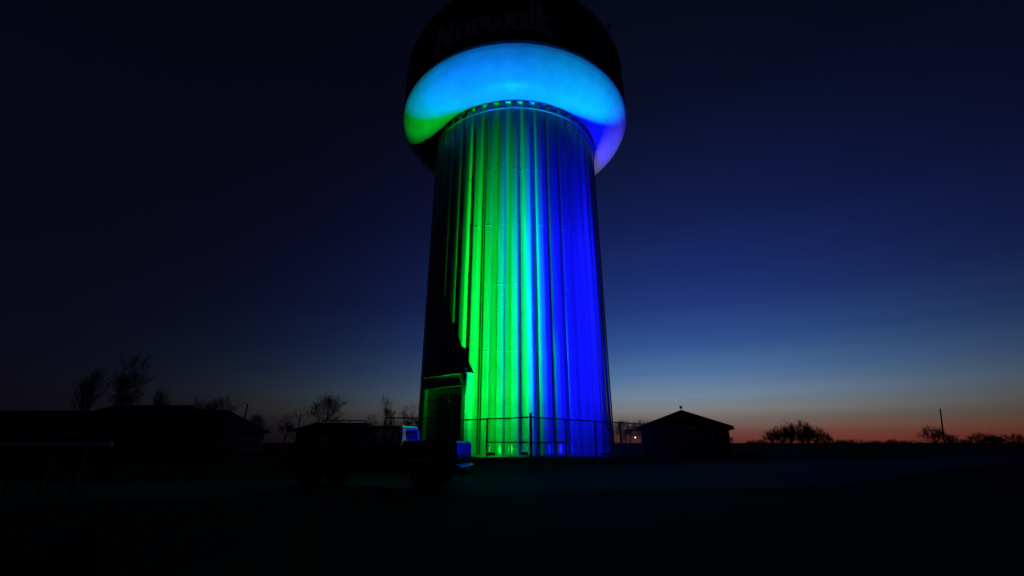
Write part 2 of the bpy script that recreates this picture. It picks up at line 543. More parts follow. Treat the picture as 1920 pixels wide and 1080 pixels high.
# ------------------------------------------------------------------ floodlights
def wall_washer(la, rho, wall, bowl):
    """beam profile of a wall-washing floodlight, in watts per steradian by direction: an even wash over the
    round wall it faces (+y), cut off below the column head, and a broad upward beam past it to the bowl"""
    zl, D = 0.5, rho - RC
    Ib = bowl * PI / ALB_BOWL * 1000 / .85
    stops_b = [(e / 90, Ib * sstep(61, 69, e) * (1.7 - .95 * sstep(70, 86, e))) for e in (0, 61, 63, 65, 67, 69, 73, 77, 81, 85, 90)]
    pts = []
    for z, L in zip(ZL, wall):
        h = max(.2, z - zl)
        d2 = h * h + D * D
        pts.append((z / 30, L * PI / ALB_WALL * d2 / (D / math.sqrt(d2))))
    top = pts[-1][1]
    stops_s = [(0, pts[0][1] * .5)] + pts + [(z / 30, top * k) for z, k in ((20.5, .95), (24.0, .72), (27.5, .36), (29.5, 0.0))]
    la.use_nodes = True
    t = la.node_tree
    em = t.nodes['Emission']
    tx = t.nodes.new('ShaderNodeTexCoord')
    sp = t.nodes.new('ShaderNodeSeparateXYZ')
    t.links.new(tx.outputs['Normal'], sp.inputs[0])
    nx, ny, nz_ = sp.outputs
    def mth(op, a, b=None, clamp=False):
        n = t.nodes.new('ShaderNodeMath'); n.operation = op; n.use_clamp = clamp
        for i, v in enumerate((a, b)):
            if v is None: continue
            if isinstance(v, (int, float)): n.inputs[i].default_value = v
            else: t.links.new(v, n.inputs[i])
        return n.outputs[0]
    def step(v, a, b, x, y):
        n = t.nodes.new('ShaderNodeMapRange'); n.interpolation_type = 'SMOOTHSTEP'
        for i, q in enumerate((a, b, x, y)): n.inputs[i + 1].default_value = q
        t.links.new(v, n.inputs[0])
        return n.outputs[0]
    def curve(stops, fac):
        mx = max(v for _, v in stops) or 1.0
        n = t.nodes.new('ShaderNodeValToRGB')
        cr = n.color_ramp
        for i, (e, v) in enumerate(stops):
            el_ = cr.elements[0] if i == 0 else (cr.elements[1] if i == 1 else cr.elements.new(e))
            el_.position = e
            el_.color = (v / mx, v / mx, v / mx, 1)
        t.links.new(fac, n.inputs[0])
        return mth('MULTIPLY', n.outputs[0], mx)
    elv = mth('DIVIDE', mth('ARCSINE', nz_), PI / 2, True)
    hor = mth('MAXIMUM', mth('SQRT', mth('ADD', mth('MULTIPLY', nx, nx), mth('MULTIPLY', ny, ny))), 1e-4)
    sa, ca = mth('DIVIDE', nx, hor), mth('DIVIDE', ny, hor)
    inside = mth('MAXIMUM', mth('SUBTRACT', RC * RC, mth('MULTIPLY', mth('MULTIPLY', sa, sa), rho * rho)), 0.0)
    dist = mth('SUBTRACT', mth('MULTIPLY', ca, rho), mth('SQRT', inside))       # distance to the wall in this direction
    zhit = mth('DIVIDE', mth('ADD', mth('DIVIDE', mth('MULTIPLY', mth('MAXIMUM', dist, .1), mth('MAXIMUM', nz_, 0.0)), hor), zl), 30.0)
    amax = math.asin(RC / rho)
    az_ = mth('ABSOLUTE', mth('ARCTAN2', nx, ny))
    wa = step(az_, amax * .80, amax * 1.0, 1.0, 0.0)
    low = mth('MULTIPLY', step(az_, amax * 1.05, amax * 1.35, .16, 0.0), step(zhit, .24, .36, 1.0, 0.0))     # spill round the foot of the wall
    wa = mth('MAXIMUM', wa, low)
    zc = mth('MINIMUM', zhit, 1.0)
    far = mth('MINIMUM', mth('DIVIDE', mth('MAXIMUM', dist, D), D), 1.7)
    wash = mth('MULTIPLY', mth('MULTIPLY', curve(stops_s, zc), wa), far)
    aside = mth('SUBTRACT', 1.0, mth('MULTIPLY', step(az_, amax * .95, amax * 1.12, 1.0, 0.0), step(zhit, .90, .985, 1.0, 0.0)))
    tot = mth('ADD', mth('MULTIPLY', curve(stops_b, elv), aside), wash)
    t.links.new(tot, em.inputs['Strength'])
    la.energy = 4 * PI
def floodlight(col, psi, rho, rgb, wall, bowl):
    x, y = polar(psi, rho)
    z = gz(x, y)
    lab = {'green': 'green floodlight on the grass beside the tower door',
           'azure': 'azure floodlight close to the tower foot behind the fence corner',
           'blue': 'blue floodlight at the right foot of the tower',
           'violet': 'violet floodlight behind the tower, lighting the bowl from the back right'}[col]
    t = thing('floodlight', lab, 'floodlight', (x, y, z), R(psi), 'floodlights around the tower')   # local +y faces the tower
    ml = mat(col + '_lens', (.1, .1, .1), .2, emit=rgb, estr=3)
    head = Vector((0, 0, .34))
    d = Vector((0, math.cos(R(72)), math.sin(R(72))))
    q = d.to_track_quat('-Z', 'Y').to_matrix().to_4x4()
    Mx = Matrix.Translation(head) @ q
    hd = MB().box((-.24, -.17, -.02), (.24, .17, .10)).xf(Mx).build('lamp_head', m_dark, t, bevel=.015)
    b = MB()
    for k in range(7):
        b.box((-.19 + k * .06, -.14, .102), (-.178 + k * .06, .14, .15))
    b.xf(Mx).build('cooling_fins', m_dark, hd)
    MB().box((-.21, -.145, -.03), (.21, .145, -.022)).xf(Mx).build('lens', ml, hd)
    b = MB()
    b.box((-.275, -.02, .052), (-.255, .02, .36)); b.box((.255, -.02, .052), (.275, .02, .36))
    b.build('bracket', m_galv, t)
    MB().box((-.32, -.10, -.12), (.32, .10, .05)).build('mounting_bar', m_galv, t, bevel=.01)
    la = bpy.data.lights.new(col + '_flood', 'POINT')
    la.color = rgb
    la.shadow_soft_size = .08
    wall_washer(la, rho, wall, bowl)
    lo = bpy.data.objects.new('flood_lamp', la)
    C.objects.link(lo)
    lo.parent = t
    lo.location = head + d * .16
for fl_ in FLOODS:
    floodlight(*fl_)

# ------------------------------------------------------------------ chain link fence
FH = 2.1
BAY = 2.8
def chain_mesh():
    b = MB()
    p, h0, h1, wr = .065, .06, FH - .04, .0016
    def wire(x0, z0, x1, z1, y):
        dx, dz = x1 - x0, z1 - z0
        l = math.hypot(dx, dz)
        nx, nz = -dz / l * wr, dx / l * wr
        b.add([(x0 + nx, y, z0 + nz), (x1 + nx, y, z1 + nz), (x1 - nx, y, z1 - nz), (x0 - nx, y, z0 - nz), (x0, y + wr * 1.6, z0), (x1, y + wr * 1.6, z1)],
              [(0, 3, 2, 1), (0, 1, 5, 4), (3, 4, 5, 2)])
    H = h1 - h0
    n = int((BAY + H) / p)
    for i in range(n):
        s = -H + i * p
        for sg in (0, 1):
            x0, z0, x1, z1 = s, h0, s + H, h1
            if x0 < 0: z0 = h0 - x0; x0 = 0
            if x1 > BAY: z1 = h1 - (x1 - BAY); x1 = BAY
            if x1 - x0 < .03: continue
            if sg: x0, x1 = BAY - x0, BAY - x1
            wire(x0, z0, x1, z1, .002 + sg * .004)
    return b.mesh('chain_mesh', m_galv)
CM = chain_mesh()
def pole_mesh(r, h, cap):
    b = MB().lathe([(r, -.3), (r, h), (r * 1.15, h), (r * 1.15, h + .03), (r * .6, h + .07), (.001, h + .08)], 12)
    return b.mesh('fence_post', m_galv, smooth=False)
PM = pole_mesh(.044, FH - .03, True)
PMC = pole_mesh(.062, FH + .12, True)
def fence(label, p0, direction, nbays, braced, corner_first=True, corner_last=True):
    d = Vector((*direction, 0)).normalized()
    ang = math.atan2(d.y, d.x)
    z0 = gz(*p0)
    t = thing('chain_link_fence', label, 'fence', (p0[0], p0[1], z0), ang, 'chain link fence around the tower')
    def loc(i):
        x, y = p0[0] + d.x * BAY * i, p0[1] + d.y * BAY * i
        return gz(x, y) - z0
    for i in range(nbays + 1):
        if (i == 0 and not corner_first) or (i == nbays and not corner_last):
            continue
        c = i in (0, nbays)
        o = link('corner_post' if c else 'fence_post', PMC if c else PM, t)
        o.location = (BAY * i, 0, loc(i))
    rr = random.Random(nbays)
    pts = []
    for i in range(nbays + 1):
        pts.append((BAY * i, -.0, FH + loc(i)))
        if i < nbays:
            pts.append((BAY * (i + .5), 0, FH + (loc(i) + loc(i + 1)) / 2 - .012 * rr.random()))
    MB().tube(pts, .030, 8).build('top_rail', m_galv, t, smooth=True)
    for i in braced:
        MB().tube([(BAY * i, 0, 1.0 + loc(i)), (BAY * (i + 1), 0, 1.0 + loc(i + 1))], .028, 8).build('brace_rail', m_galv, t, smooth=True)
    for i in range(nbays):
        o = link('chain_mesh', CM, t)
        o.location = (BAY * i, -.03, (loc(i) + loc(i + 1)) / 2)
FC = (0.86, 21.0)
DR, DL = Vector((.66, .75)).normalized(), Vector((-.75, .66)).normalized()
fence('chain link fence run from the near corner post rightwards to the shed', FC, DR, 9, [0])
fence('chain link fence run from the near corner post leftwards behind the truck', FC, DL, 2, [0], corner_first=False)
ec = (FC[0] + DR.x * BAY * 9, FC[1] + DR.y * BAY * 9)
fence('far chain link fence run behind the tower, beside the lit street lamp', ec, DL, 8, [], corner_first=False)
# open gate leaves beyond the truck
def gate(label, x0, x1, y, ztop):
    z0 = gz(x0, y)
    t = thing('gate_leaf', label, 'gate', (x0, y, z0), 0, 'open gate leaves')
    wv, h = x1 - x0, ztop - z0
    for x in (0, wv):
        MB().tube([(x, 0, .06), (x, 0, h)], .035, 8).build('gate_upright', m_galv, t, smooth=True)
    MB().tube([(.03, 0, h - .02), (wv - .03, 0, h - .02)], .03, 8).build('gate_rail', m_galv, t, smooth=True)
    MB().tube([(.03, 0, .12), (wv - .03, 0, .12)], .03, 8).build('gate_rail', m_galv, t, smooth=True)
    MB().tube([(wv * .62, 0, .12), (wv * .62, 0, h - .03)], .025, 8).build('gate_brace', m_galv, t, smooth=True)
gate('open gate leaf standing behind the pickup cab', at(718, 22.4), at(800, 22.4), 22.4, zat(783, 22.4))
gate('open gate leaf left of the pickup, beside the pale cabinet', at(600, 25.0), at(682, 25.0), 25.0, zat(788, 25.0))
b = MB(); 

# ------------------------------------------------------------------ vehicles
def wheel(parent, x, y, r, wd, side):
    s = side
    t = MB().lathe([(r * .62, -wd / 2), (r * .93, -wd / 2), (r, -wd / 2 + .05), (r, wd / 2 - .05), (r * .93, wd / 2), (r * .62, wd / 2), (r * .62, -wd / 2)], 32, axis='y').mesh('wheel', m_black, smooth=False)
    wo_ = link('wheel', t, parent)
    wo_.location = (x, y, r)
    b = MB().lathe([(r * .62, wd * .45 * s), (r * .57, wd * .45 * s), (r * .52, wd * .25 * s), (r * .16, wd * .32 * s), (r * .14, wd * .42 * s), (.002, wd * .42 * s)], 32, axis='y')
    b.build('rim', m_rim, wo_)
    for k in range(6):
        a = k * PI / 3
        c, sn = math.cos(a), math.sin(a)
        q = MB().box((r * .14, wd * .30 * s - .015, -.035), (r * .57, wd * .30 * s + .03 * 1, .035))
        q.xf(Matrix.Rotation(a, 4, 'Y')).build('spoke', m_rim, wo_, bevel=.006)
def arch(cx, r, z0, n=10):     # points of a wheel arch from rear to front at sill height
    return [(cx - r * math.cos(PI * i / n), z0 + r * math.sin(PI * i / n) * 1.0) for i in range(n + 1)]
def vehicle(name, label, loc, rz, paint, V):
    t = thing(name, label, V['cat'], loc, rz)
    hw = V['hw']
    # lower body from the side outline
    MB().prism(V['outline'], -hw, hw).build('body', paint, t, bevel=.045, seg=3, angle=25)
    # greenhouse
    gh = V['glass']            # ordered roof outline: rear base, rear top, front top, front base (x, z)
    (x0, zb0), (x1, zt1), (x2, zt2), (x3, zb3) = gh
    ins = V['tumble']
    ht = hw - ins
    hb = hw - .06
    top = MB().add([(x1, -ht, zt1), (x2, -ht, zt2), (x2, ht, zt2), (x1, ht, zt1),
                    (x1 + .04, -ht + .12, zt1 + .06), (x2 - .1, -ht + .12, zt2 + .06), (x2 - .1, ht - .12, zt2 + .06), (x1 + .04, ht - .12, zt1 + .06)],
                   [(3, 2, 1, 0), (4, 5, 6, 7), (0, 1, 5, 4), (1, 2, 6, 5), (2, 3, 7, 6), (3, 0, 4, 7)])
    top.build('roof', paint, t, bevel=.02, seg=2)
    def P(fx, fz, s, inset=0):  # a point of the side glass plane
        xr = x0 + (x1 - x0) * fz
        xf = x3 + (x2 - x3) * fz
        zb = zb0 + (zb3 - zb0) * fx
        zt = zt1 + (zt2 - zt1) * fx
        return Vector((xr + (xf - xr) * fx, s * (hb + (ht - hb) * fz - inset), zb + (zt - zb) * fz))
    for s in (-1, 1):
        for fx0, fx1 in V['pillars']:
            q = MB()
            vs = []
            for ins_ in (0, .07):
                vs += [P(fx0, -.03, s, ins_), P(fx1, -.03, s, ins_), P(fx1, 1.0, s, ins_), P(fx0, 1.0, s, ins_)]
            q.add(vs, [(0, 1, 2, 3), (7, 6, 5, 4), (0, 4, 5, 1), (1, 5, 6, 2), (2, 6, 7, 3), (3, 7, 4, 0)])
            q.build('pillar', paint, t, bevel=.01)
        for fx0, fx1 in V['panes']:
            q = MB()
            vs = []
            for ins_ in (.025, .031):
                vs += [P(fx0, -.02, s, ins_), P(fx1, -.02, s, ins_), P(fx1, .995, s, ins_), P(fx0, .995, s, ins_)]
            q.add(vs, [(0, 1, 2, 3), (7, 6, 5, 4), (0, 4, 5, 1), (1, 5, 6, 2), (2, 6, 7, 3), (3, 7, 4, 0)])
            q.build('side_window', m_glass, t)
    for nm, (xb, zb), (xt, zt), sg in (('rear_window', gh[0], gh[1], -1), ('windscreen', gh[3], gh[2], 1)):
        q = MB()
        vs = []
        for o_ in (.02, .027):
            vs += [(xb - sg * o_, -hb + .08, zb), (xb - sg * o_, hb - .08, zb), (xt - sg * o_, ht - .08, zt), (xt - sg * o_, -ht + .08, zt)]
        q.add(vs, [(0, 1, 2, 3), (7, 6, 5, 4), (0, 4, 5, 1), (1, 5, 6, 2), (2, 6, 7, 3), (3, 7, 4, 0)])
        q.build(nm, m_glass, t)
    if V.get('cab_back'):      # painted frame round a pickup's rear window
        xb, zb = gh[0]; xt, zt = gh[1]
        def BP(y, f, o_):
            hy = hb + (ht - hb) * f
            return (xb + (xt - xb) * f + o_, y * hy, zb + (zt - zb) * f)
        for y0, y1, f0, f1 in ((-1, -.62, 0, 1), (.62, 1, 0, 1), (-.62, .62, 0, .22), (-.62, .62, .86, 1)):
            q = MB()
            vs = [BP(y0, f0, 0), BP(y1, f0, 0), BP(y1, f1, 0), BP(y0, f1, 0), BP(y0, f0, .05), BP(y1, f0, .05), BP(y1, f1, .05), BP(y0, f1, .05)]
            q.add(vs, [(0, 1, 2, 3), (7, 6, 5, 4), (0, 4, 5, 1), (1, 5, 6, 2), (2, 6, 7, 3), (3, 7, 4, 0)])
            q.build('cab_back', paint, t, bevel=.012)
    for x in V['seats']:
        for y in (-.42, .42):
            q = MB().box((x - .25, y - .25, .55), (x + .28, y + .25, .85))
            q.box((x - .32, y - .25, .852), (x - .18, y + .25, 1.36))
            q.box((x - .31, y - .13, 1.38), (x - .21, y + .13, 1.56))
            q.build('seat', m_seat, t, bevel=.04)
    for x in V['wheels']:
        for s in (-1, 1):
            wheel(t, x, s * (hw - .12), V['r'], .25, s)
    for x, z in V['handles']:
        for s in (-1, 1):
            MB().box((x - .1, s * (hw + .002), z - .018), (x + .1, s * (hw + .035), z + .018)).build('door_handle', V['trim'], t, bevel=.008)
    for x in V['doorgaps']:
        for s in (-1, 1):
            MB().box((x - .006, s * (hw - .02), V['sill'] + .12), (x + .006, s * (hw + .0015), V['belt'] - .02)).build('door_gap', m_black, t)
    mx, mz = V['mirror']
    for s in (-1, 1):
        q = MB().box((mx - .08, s * (hw + .06), mz - .02), (mx + .08, s * (hw + .27), mz + .2))
        q.box((mx - .03, s * (hw - .08), mz), (mx + .03, s * (hw + .07), mz + .05))
        q.build('wing_mirror', V['trim'], t, bevel=.025)
    fx, rx = V['front'], V['rear']
    for s in (-1, 1):
        a, c = V['tl']
        MB().box((rx - .012, s * (hw - .24), a), (rx + .09, s * (hw + .006), c)).build('tail_light', m_red, t, bevel=.02)
        a, c = V['hl']
        MB().box((fx - .18, s * (hw - .42), a), (fx + .012, s * (hw + .006), c)).build('headlight', m_lens, t, bevel=.03)
    a, c = V['grille']
    MB().box((fx - .05, -hw + .45, a), (fx + .02, hw - .45, c)).build('grille', m_black, t, bevel=.02)
    a, c = V['bump']
    MB().box((fx - .1, -hw + .03, a), (fx + .1, hw - .03, c)).build('front_bumper', V['bmat'], t, bevel=.05, seg=3)
    MB().box((rx - .14, -hw + .05, a + .03), (rx + .05, hw - .05, c)).build('rear_bumper', V['bmat'], t, bevel=.04, seg=3)
    MB().box((rx - .147, -.17, a + .07), (rx - .141, .17, c - .04)).build('number_plate', m_white, t)
    return t
def outline(rear, front, sill, pts_top, w1, w2, r):
    return [(rear, sill)] + arch(w1, r, sill) + arch(w2, r, sill) + [(front, sill)] + pts_top
PZ = 0.52
pick = dict(cat='pickup', hw=.98, tumble=.20, r=.40, sill=PZ, belt=1.32, trim=m_chrome, bmat=m_chrome, cab_back=True,
    outline=outline(-2.78, 2.78, PZ, [(2.80, .80), (2.74, 1.14), (1.80, 1.22), (1.66, 1.32), (-1.02, 1.32), (-1.05, .98), (-2.60, .98), (-2.62, 1.40), (-2.80, 1.40), (-2.80, .80)], -1.80, 1.85, .50),
    glass=[(-1.04, 1.32), (-.98, 1.80), (.95, 1.80), (1.68, 1.28)],
    pillars=[(0.0, .07), (.40, .45), (.955, 1.0)], panes=[(.07, .40), (.45, .955)], seats=[.35, -.5], wheels=[-1.80, 1.85],
    handles=[(.46, 1.14), (-.80, 1.14)], doorgaps=[-.95, .30, 1.45], mirror=(1.32, 1.34), front=2.80, rear=-2.80, tl=(.92, 1.34), hl=(.86, 1.12), grille=(.70, 1.10), bump=(.46, .70))
gzt = gz(-4.2, 15.3) + .035
truck = vehicle('pickup_truck', 'crew cab pickup parked side-on on the drive before the tower door', (-4.30, 15.3, gzt), R(172.5), m_paint, pick)
# open load bed: side walls and tailgate make the bed rim
for s in (-1, 1):
    MB().box((-2.60, s * .98 if s < 0 else .88, .985), (-1.08, -.88 if s < 0 else .98, 1.39)).build('bed_side', m_paint, truck, bevel=.025)
    MB().box((-2.58, s * .93 - .055, 1.392), (-1.10, s * .93 + .055, 1.41)).build('bed_rail_cap', m_black, truck, bevel=.006)
MB().box((-2.812, -.70, 1.06), (-2.806, .70, 1.30)).build('tailgate_panel', m_paint, truck, bevel=.002)
MB().box((-2.835, -.12, 1.22), (-2.813, .12, 1.28)).build('tailgate_handle', m_chrome, truck, bevel=.005)
MB().box((-1.72, .982, 1.13), (-1.5, .994, 1.30)).build('fuel_door', m_paint, truck, bevel=.003)
MB().box((-1.95, .985, .985), (-1.68, 1.0, 1.015)).build('side_trim', m_chrome, truck, bevel=.004)
# ------------------------------------------------------------------ pale rail barrier at the far left
by = 12.6
bx0, bx1 = at(-60, by), at(212, by)
bz = gz(bx0, by)
bt = thing('rail_barrier', 'pale horizontal rail barrier on posts at the left edge', 'barrier', (bx0, by, bz))
zt = zat(829, by) - bz
MB().box((0, -.045, zt - .12), (bx1 - bx0, .045, zt)).build('rail', m_white, bt, bevel=.012)
for px in (-30, 36, 97, 158):
    x = at(px, by) - bx0
    MB().box((x - .045, .047, -.2), (x + .045, .13, zt - .03)).build('post', m_wood, bt, bevel=.01)

# ------------------------------------------------------------------ utility cabinet
cyy = 27.0
cx0, cx1 = at(625, cyy), at(656, cyy)
ct = thing('utility_cabinet', 'pale green utility cabinet near the open gate left of the pickup', 'cabinet', ((cx0 + cx1) / 2, cyy, gz(cx0, cyy)))
hw_ = (cx1 - cx0) / 2
ch = zat(799, cyy)
MB().box((-hw_, -.3, .1), (hw_, .35, ch)).build('body', m_cab, ct, bevel=.02)
MB().box((-hw_ + .05, -.325, .2), (hw_ - .05, -.302, ch - .08)).build('door', m_cab, ct, bevel=.006)
MB().box((-hw_ - .05, -.36, ch + .002), (hw_ + .05, .4, ch + .06)).build('lid', m_dark, ct, bevel=.01)
MB().box((hw_ - .15, -.36, ch * .5), (hw_ - .11, -.327, ch * .5 + .16)).build('handle', m_chrome, ct, bevel=.005)
MB().box((-hw_ - .1, -.4, -.2), (hw_ + .1, .45, .1)).build('plinth', m_conc, ct, bevel=.01)

# ------------------------------------------------------------------ shed with gable towards the camera
sy = 45.0
sx = at(1285, sy)
shed = thing('shed', 'dark gabled shed right of the tower with a small finial on its ridge', 'shed', (sx, sy, 0), -math.atan2(sx, sy))
hwall, heave, ridge, depth = 4.0, zat(800, sy), zat(769, sy), 7.0
gw = 4.42
sl = (ridge - heave) / gw
def zr(x): return ridge - sl * abs(x)
mbk = MB().prism([(-hwall, -.2), (hwall, -.2), (hwall, zr(hwall) - .16), (0, zr(0) - .16), (-hwall, zr(hwall) - .16)], .02, depth)
wall = mbk.build('wall', m_shed, shed)
# vertical boards of the gable wall, each its own piece
nb = 32
bw = 2 * hwall / nb
for i in range(nb):
    x0, x1 = -hwall + i * bw + .006, -hwall + (i + 1) * bw - .006
    q = MB().prism([(x0, -.05), (x1, -.05), (x1, zr(x1) - .18), (x0, zr(x0) - .18)] if not (x0 < 0 < x1) else [(x0, -.05), (x1, -.05), (x1, zr(x1) - .18), (0, zr(0) - .18), (x0, zr(x0) - .18)], -.012 - .004 * (i % 3), .018)
    q.build('board', m_shed, wall)
for s in (-1, 1):
    q = MB().prism([(0, ridge), (s * gw, heave), (s * gw, heave - .13), (0, ridge - .14)], -.45, depth + .4)
    rf = q.build('roof', m_roof, shed)
    q = MB().prism([(s * .02, ridge - .145), (s * gw, heave - .135), (s * gw, heave - .27), (s * .02, ridge - .28)], -.44, -.40)
    q.build('barge_board', m_shed, shed)
    MB().box((s * gw - .05, -.44, heave - .30), (s * gw + .05, depth + .4, heave - .137)).build('gutter', m_dark, shed, bevel=.02)
sd = MB().box((-1.5, -.06, 0), (1.5, -.026, 2.15)).build('shed_door', m_shed, shed, bevel=.01)
MB().box((1.2, -.10, 1.0), (1.25, -.061, 1.25)).build('handle', m_dark, sd)
q = MB().lathe([(.03, ridge - .05), (.03, ridge + .10), (.10, ridge + .16), (.13, ridge + .28), (.09, ridge + .36), (.001, ridge + .37)], 12, c=(0, -.2))
for s in (-1, 1):
    q.tube([(s * .08, -.2, ridge + .33), (s * .13, -.2, ridge + .48)], [.05, .004], 6)
q.build('finial', m_dark, shed)

# ------------------------------------------------------------------ lamps in the distance
ly = 60
lx = at(1373, ly)
lt = thing('lamp_post', 'short unlit lantern post just right of the shed', 'lamp post', (lx, ly, 0))
lz = zat(820, ly)
MB().tube([(0, 0, -.1), (0, 0, lz - .42)], .06, 8).build('post', m_dark, lt)
MB().lathe([(.10, lz - .42), (.19, lz - .08)], 6).build('lantern_glass', glass('lantern_glass', (.35, .35, .35)), lt)
MB().lathe([(.22, lz - .08), (.02, lz + .02), (.001, lz + .05)], 6).build('lantern_cap', m_dark, lt)
MB().lathe([(.001, lz - .44), (.12, lz - .44), (.12, lz - .40), (.001, lz - .40)], 6).build('lantern_base', m_dark, lt)
ly = 230
lx = at(1192, ly)
lz = zat(820, ly)
lt = thing('street_lamp', 'far white street lamp shining between the tower and the shed', 'street lamp', (lx, ly, 0))
MB().tube([(0, 0, -.2), (0, 0, lz - .3)], [.10, .06], 8).build('post', m_dark, lt)
MB().lathe([(.001, lz - .34), (.24, lz - .26), (.36, lz), (.24, lz + .26), (.001, lz + .34)], 16).build('lamp_globe', mat('lamp_glow', (.8, .8, .8), .4, emit=(1.0, .86, .72), estr=6.0), lt, smooth=True)
MB().lathe([(.30, lz + .3), (.001, lz + .48)], 12).build('lamp_cap', m_dark, lt)

# ------------------------------------------------------------------ houses on the left
def house(label, px0, px1, Y, ytop, yeave, hip0, hip1, depth=9, pane_px=(), chim=None):
    xa, xb = at(px0, Y), at(px1, Y)
    ze, zt = zat(yeave, Y), zat(ytop, Y)
    t = thing('house', label, 'house', ((xa + xb) / 2, Y, 0))
    L = (xb - xa) / 2
    wl = MB().box((-L + .5, .5, -.2), (L - .5, depth - .5, ze - .02)).build('wall', m_house, t)
    h0, h1 = -L + hip0 * 2 * L, L - hip1 * 2 * L
    vs = [(-L, 0, ze), (L, 0, ze), (L, depth, ze), (-L, depth, ze), (h0, depth / 2, zt), (h1, depth / 2, zt), (-L, 0, ze - .15), (L, 0, ze - .15), (L, depth, ze - .15), (-L, depth, ze - .15)]
    fs = [(0, 1, 5, 4), (1, 2, 5), (2, 3, 4, 5), (3, 0, 4), (0, 6, 7, 1), (1, 7, 8, 2), (2, 8, 9, 3), (3, 9, 6, 0), (6, 9, 8, 7)]
    rf = MB().add(vs, fs).build('roof', m_roof, t)
    for p in pane_px:
        x = at(p, Y) - (xa + xb) / 2
        wn = MB().box((x - .55, .44, 1.0), (x + .55, .498, 2.1)).build('window', m_white, t)
        for s in (-1, 1):
            MB().box((x + s * .26 - .23, .425, 1.07), (x + s * .26 + .23, .438, 2.03)).build('pane', m_pane, wn)
    if chim:
        x = at(chim, Y) - (xa + xb) / 2
        MB().box((x - .35, depth / 2 - .3, zt - .6), (x + .35, depth / 2 + .3, zt + .5)).build('chimney', m_conc, rf)
    return t
house('low dark house at the far left edge, behind the rail barrier', -140, 135, 52, 765, 800, .1, .1, pane_px=(20, 80))
house('long dark ranch house with the highest flat ridge at left', 104, 300, 46, 753, 783, .10, .09, pane_px=(160, 215, 265))
house('dark house wing whose roof slopes down to the right, beside bare trees', 262, 412, 44, 762, 806, .15, .36, pane_px=(310,))
house('low dark outbuilding behind the pale cabinet, left of the pickup', 540, 672, 50, 790, 806, .16, .04, depth=7, pane_px=(590,))
# low hedge bank running between the houses is plain rough ground further back
# ------------------------------------------------------------------ bare trees
def tree_mesh(seed, levels=5, spread=.55, straight=.15, ratio=.72, trunk=.28, kids=3, oval=1.0, minr=.014, first=3.6):
    rr = random.Random(seed)
    tr, cr = MB(), MB()
    def grow(p, d, L, r, lev):
        n = 3 if lev < 3 else 2
        pts, rad = [p.copy()], [r]
        q = p.copy()
        for i in range(n):
            d = (d + Vector((rr.gauss(0, 1), rr.gauss(0, 1), rr.gauss(0, .6))) * straight * (.5 if lev == 0 else 1)).normalized()
            if lev > 0: d = (d + Vector((0, 0, .10))).normalized()
            q = q + d * L / n
            pts.append(q.copy()); rad.append(max(minr * .7, r * (1 - .42 * (i + 1) / n)))
        (tr if lev == 0 else cr).tube(pts, rad, 6 if lev < 2 else 3, caps=False)
        if lev >= levels: return
        k = kids + (rr.random() < .5) + (2 if lev == 0 else 0)
        for j in range(k):
            f = 1.0 if j == 0 else (.35 + .65 * rr.random() if lev else .45 + .55 * rr.random())
            i = min(int(f * n), n - 1)
            pp = pts[i].lerp(pts[i + 1], f * n - i)
            a = rr.random() * 2 * PI
            side = d.orthogonal().normalized()
            side.rotate(Matrix.Rotation(a, 3, d))
            sp = spread * (.4 if j == 0 else .8 + .5 * rr.random())
            nd = (d * math.cos(sp) + side * math.sin(sp) * oval).normalized()
            grow(pp, nd, L * ratio * (.75 + .4 * rr.random()), max(minr, rad[min(i + 1, n)] * (.78 if j == 0 else .58)), lev + 1)
    grow(Vector((0, 0, -.3)), Vector((0, 0, 1)), first, trunk, 0)
    zmax = max(v[2] for v in cr.v)
    for m in (tr, cr):
        m.v = [(x / zmax, y / zmax, z / zmax) for x, y, z in m.v]
    return tr.mesh('trunk', m_bark), cr.mesh('crown', m_bark)
def twiggy(seed, wide):            # a bare tree with many fine upright twigs that merge into one soft crown
    rr = random.Random(seed)
    tr, cr = MB(), MB()
    tr.tube([(0, 0, -.03), (.01, 0, .12), (.0, .01, .25)], [.022, .018, .014], 6)
    tips = []
    for i in range(44):
        a = rr.random() * 2 * PI
        q = math.sqrt(rr.random()) * wide
        p = Vector((math.cos(a) * q, math.sin(a) * q, .16 + .62 * math.sqrt(max(0, 1 - (q / wide) ** 2)) * (.25 + .75 * rr.random())))
        z0 = .02 + .12 * rr.random()
        mid = Vector((p.x * .45, p.y * .45, z0 + (p.z - z0) * .45))
        cr.tube([(0, 0, z0), mid, p], [.007, .005, .003], 3, caps=False)
        for j in range(8):
            f = .35 + .65 * rr.random()
            b0 = mid.lerp(p, f)
            d = Vector((rr.gauss(0, .5), rr.gauss(0, .5), .55 + rr.random() * .6)).normalized()
            L = .10 + .10 * rr.random()
            e = b0 + d * L
            cr.tube([b0, e], [.0035, .002], 3, caps=False)
            for k in range(7):
                g0 = b0.lerp(e, .2 + .8 * rr.random())
                d2 = (d + Vector((rr.gauss(0, .55), rr.gauss(0, .55), rr.gauss(.1, .35)))).normalized()
                cr.tube([g0, g0 + d2 * (.04 + .06 * rr.random())], [.0017, .0009], 3, caps=False)
    zmax = max(v[2] for v in cr.v)
    for m in (tr, cr):
        m.v = [(x / zmax, y / zmax, z / zmax) for x, y, z in m.v]
    return tr.mesh('trunk', m_bark), cr.mesh('crown', m_bark)
TV = [tree_mesh(11, 6, .50, .14, .74, .22, minr=.009), tree_mesh(23, 6, .62, .18, .74, .22, minr=.011), tree_mesh(37, 6, .42, .12, .76, .18, minr=.009),
      tree_mesh(51, 6, .72, .2, .72, .22, kids=3), tree_mesh(64, 5, .34, .10, .78, .22),
      twiggy(75, .46), twiggy(88, .40), twiggy(93, .56)]
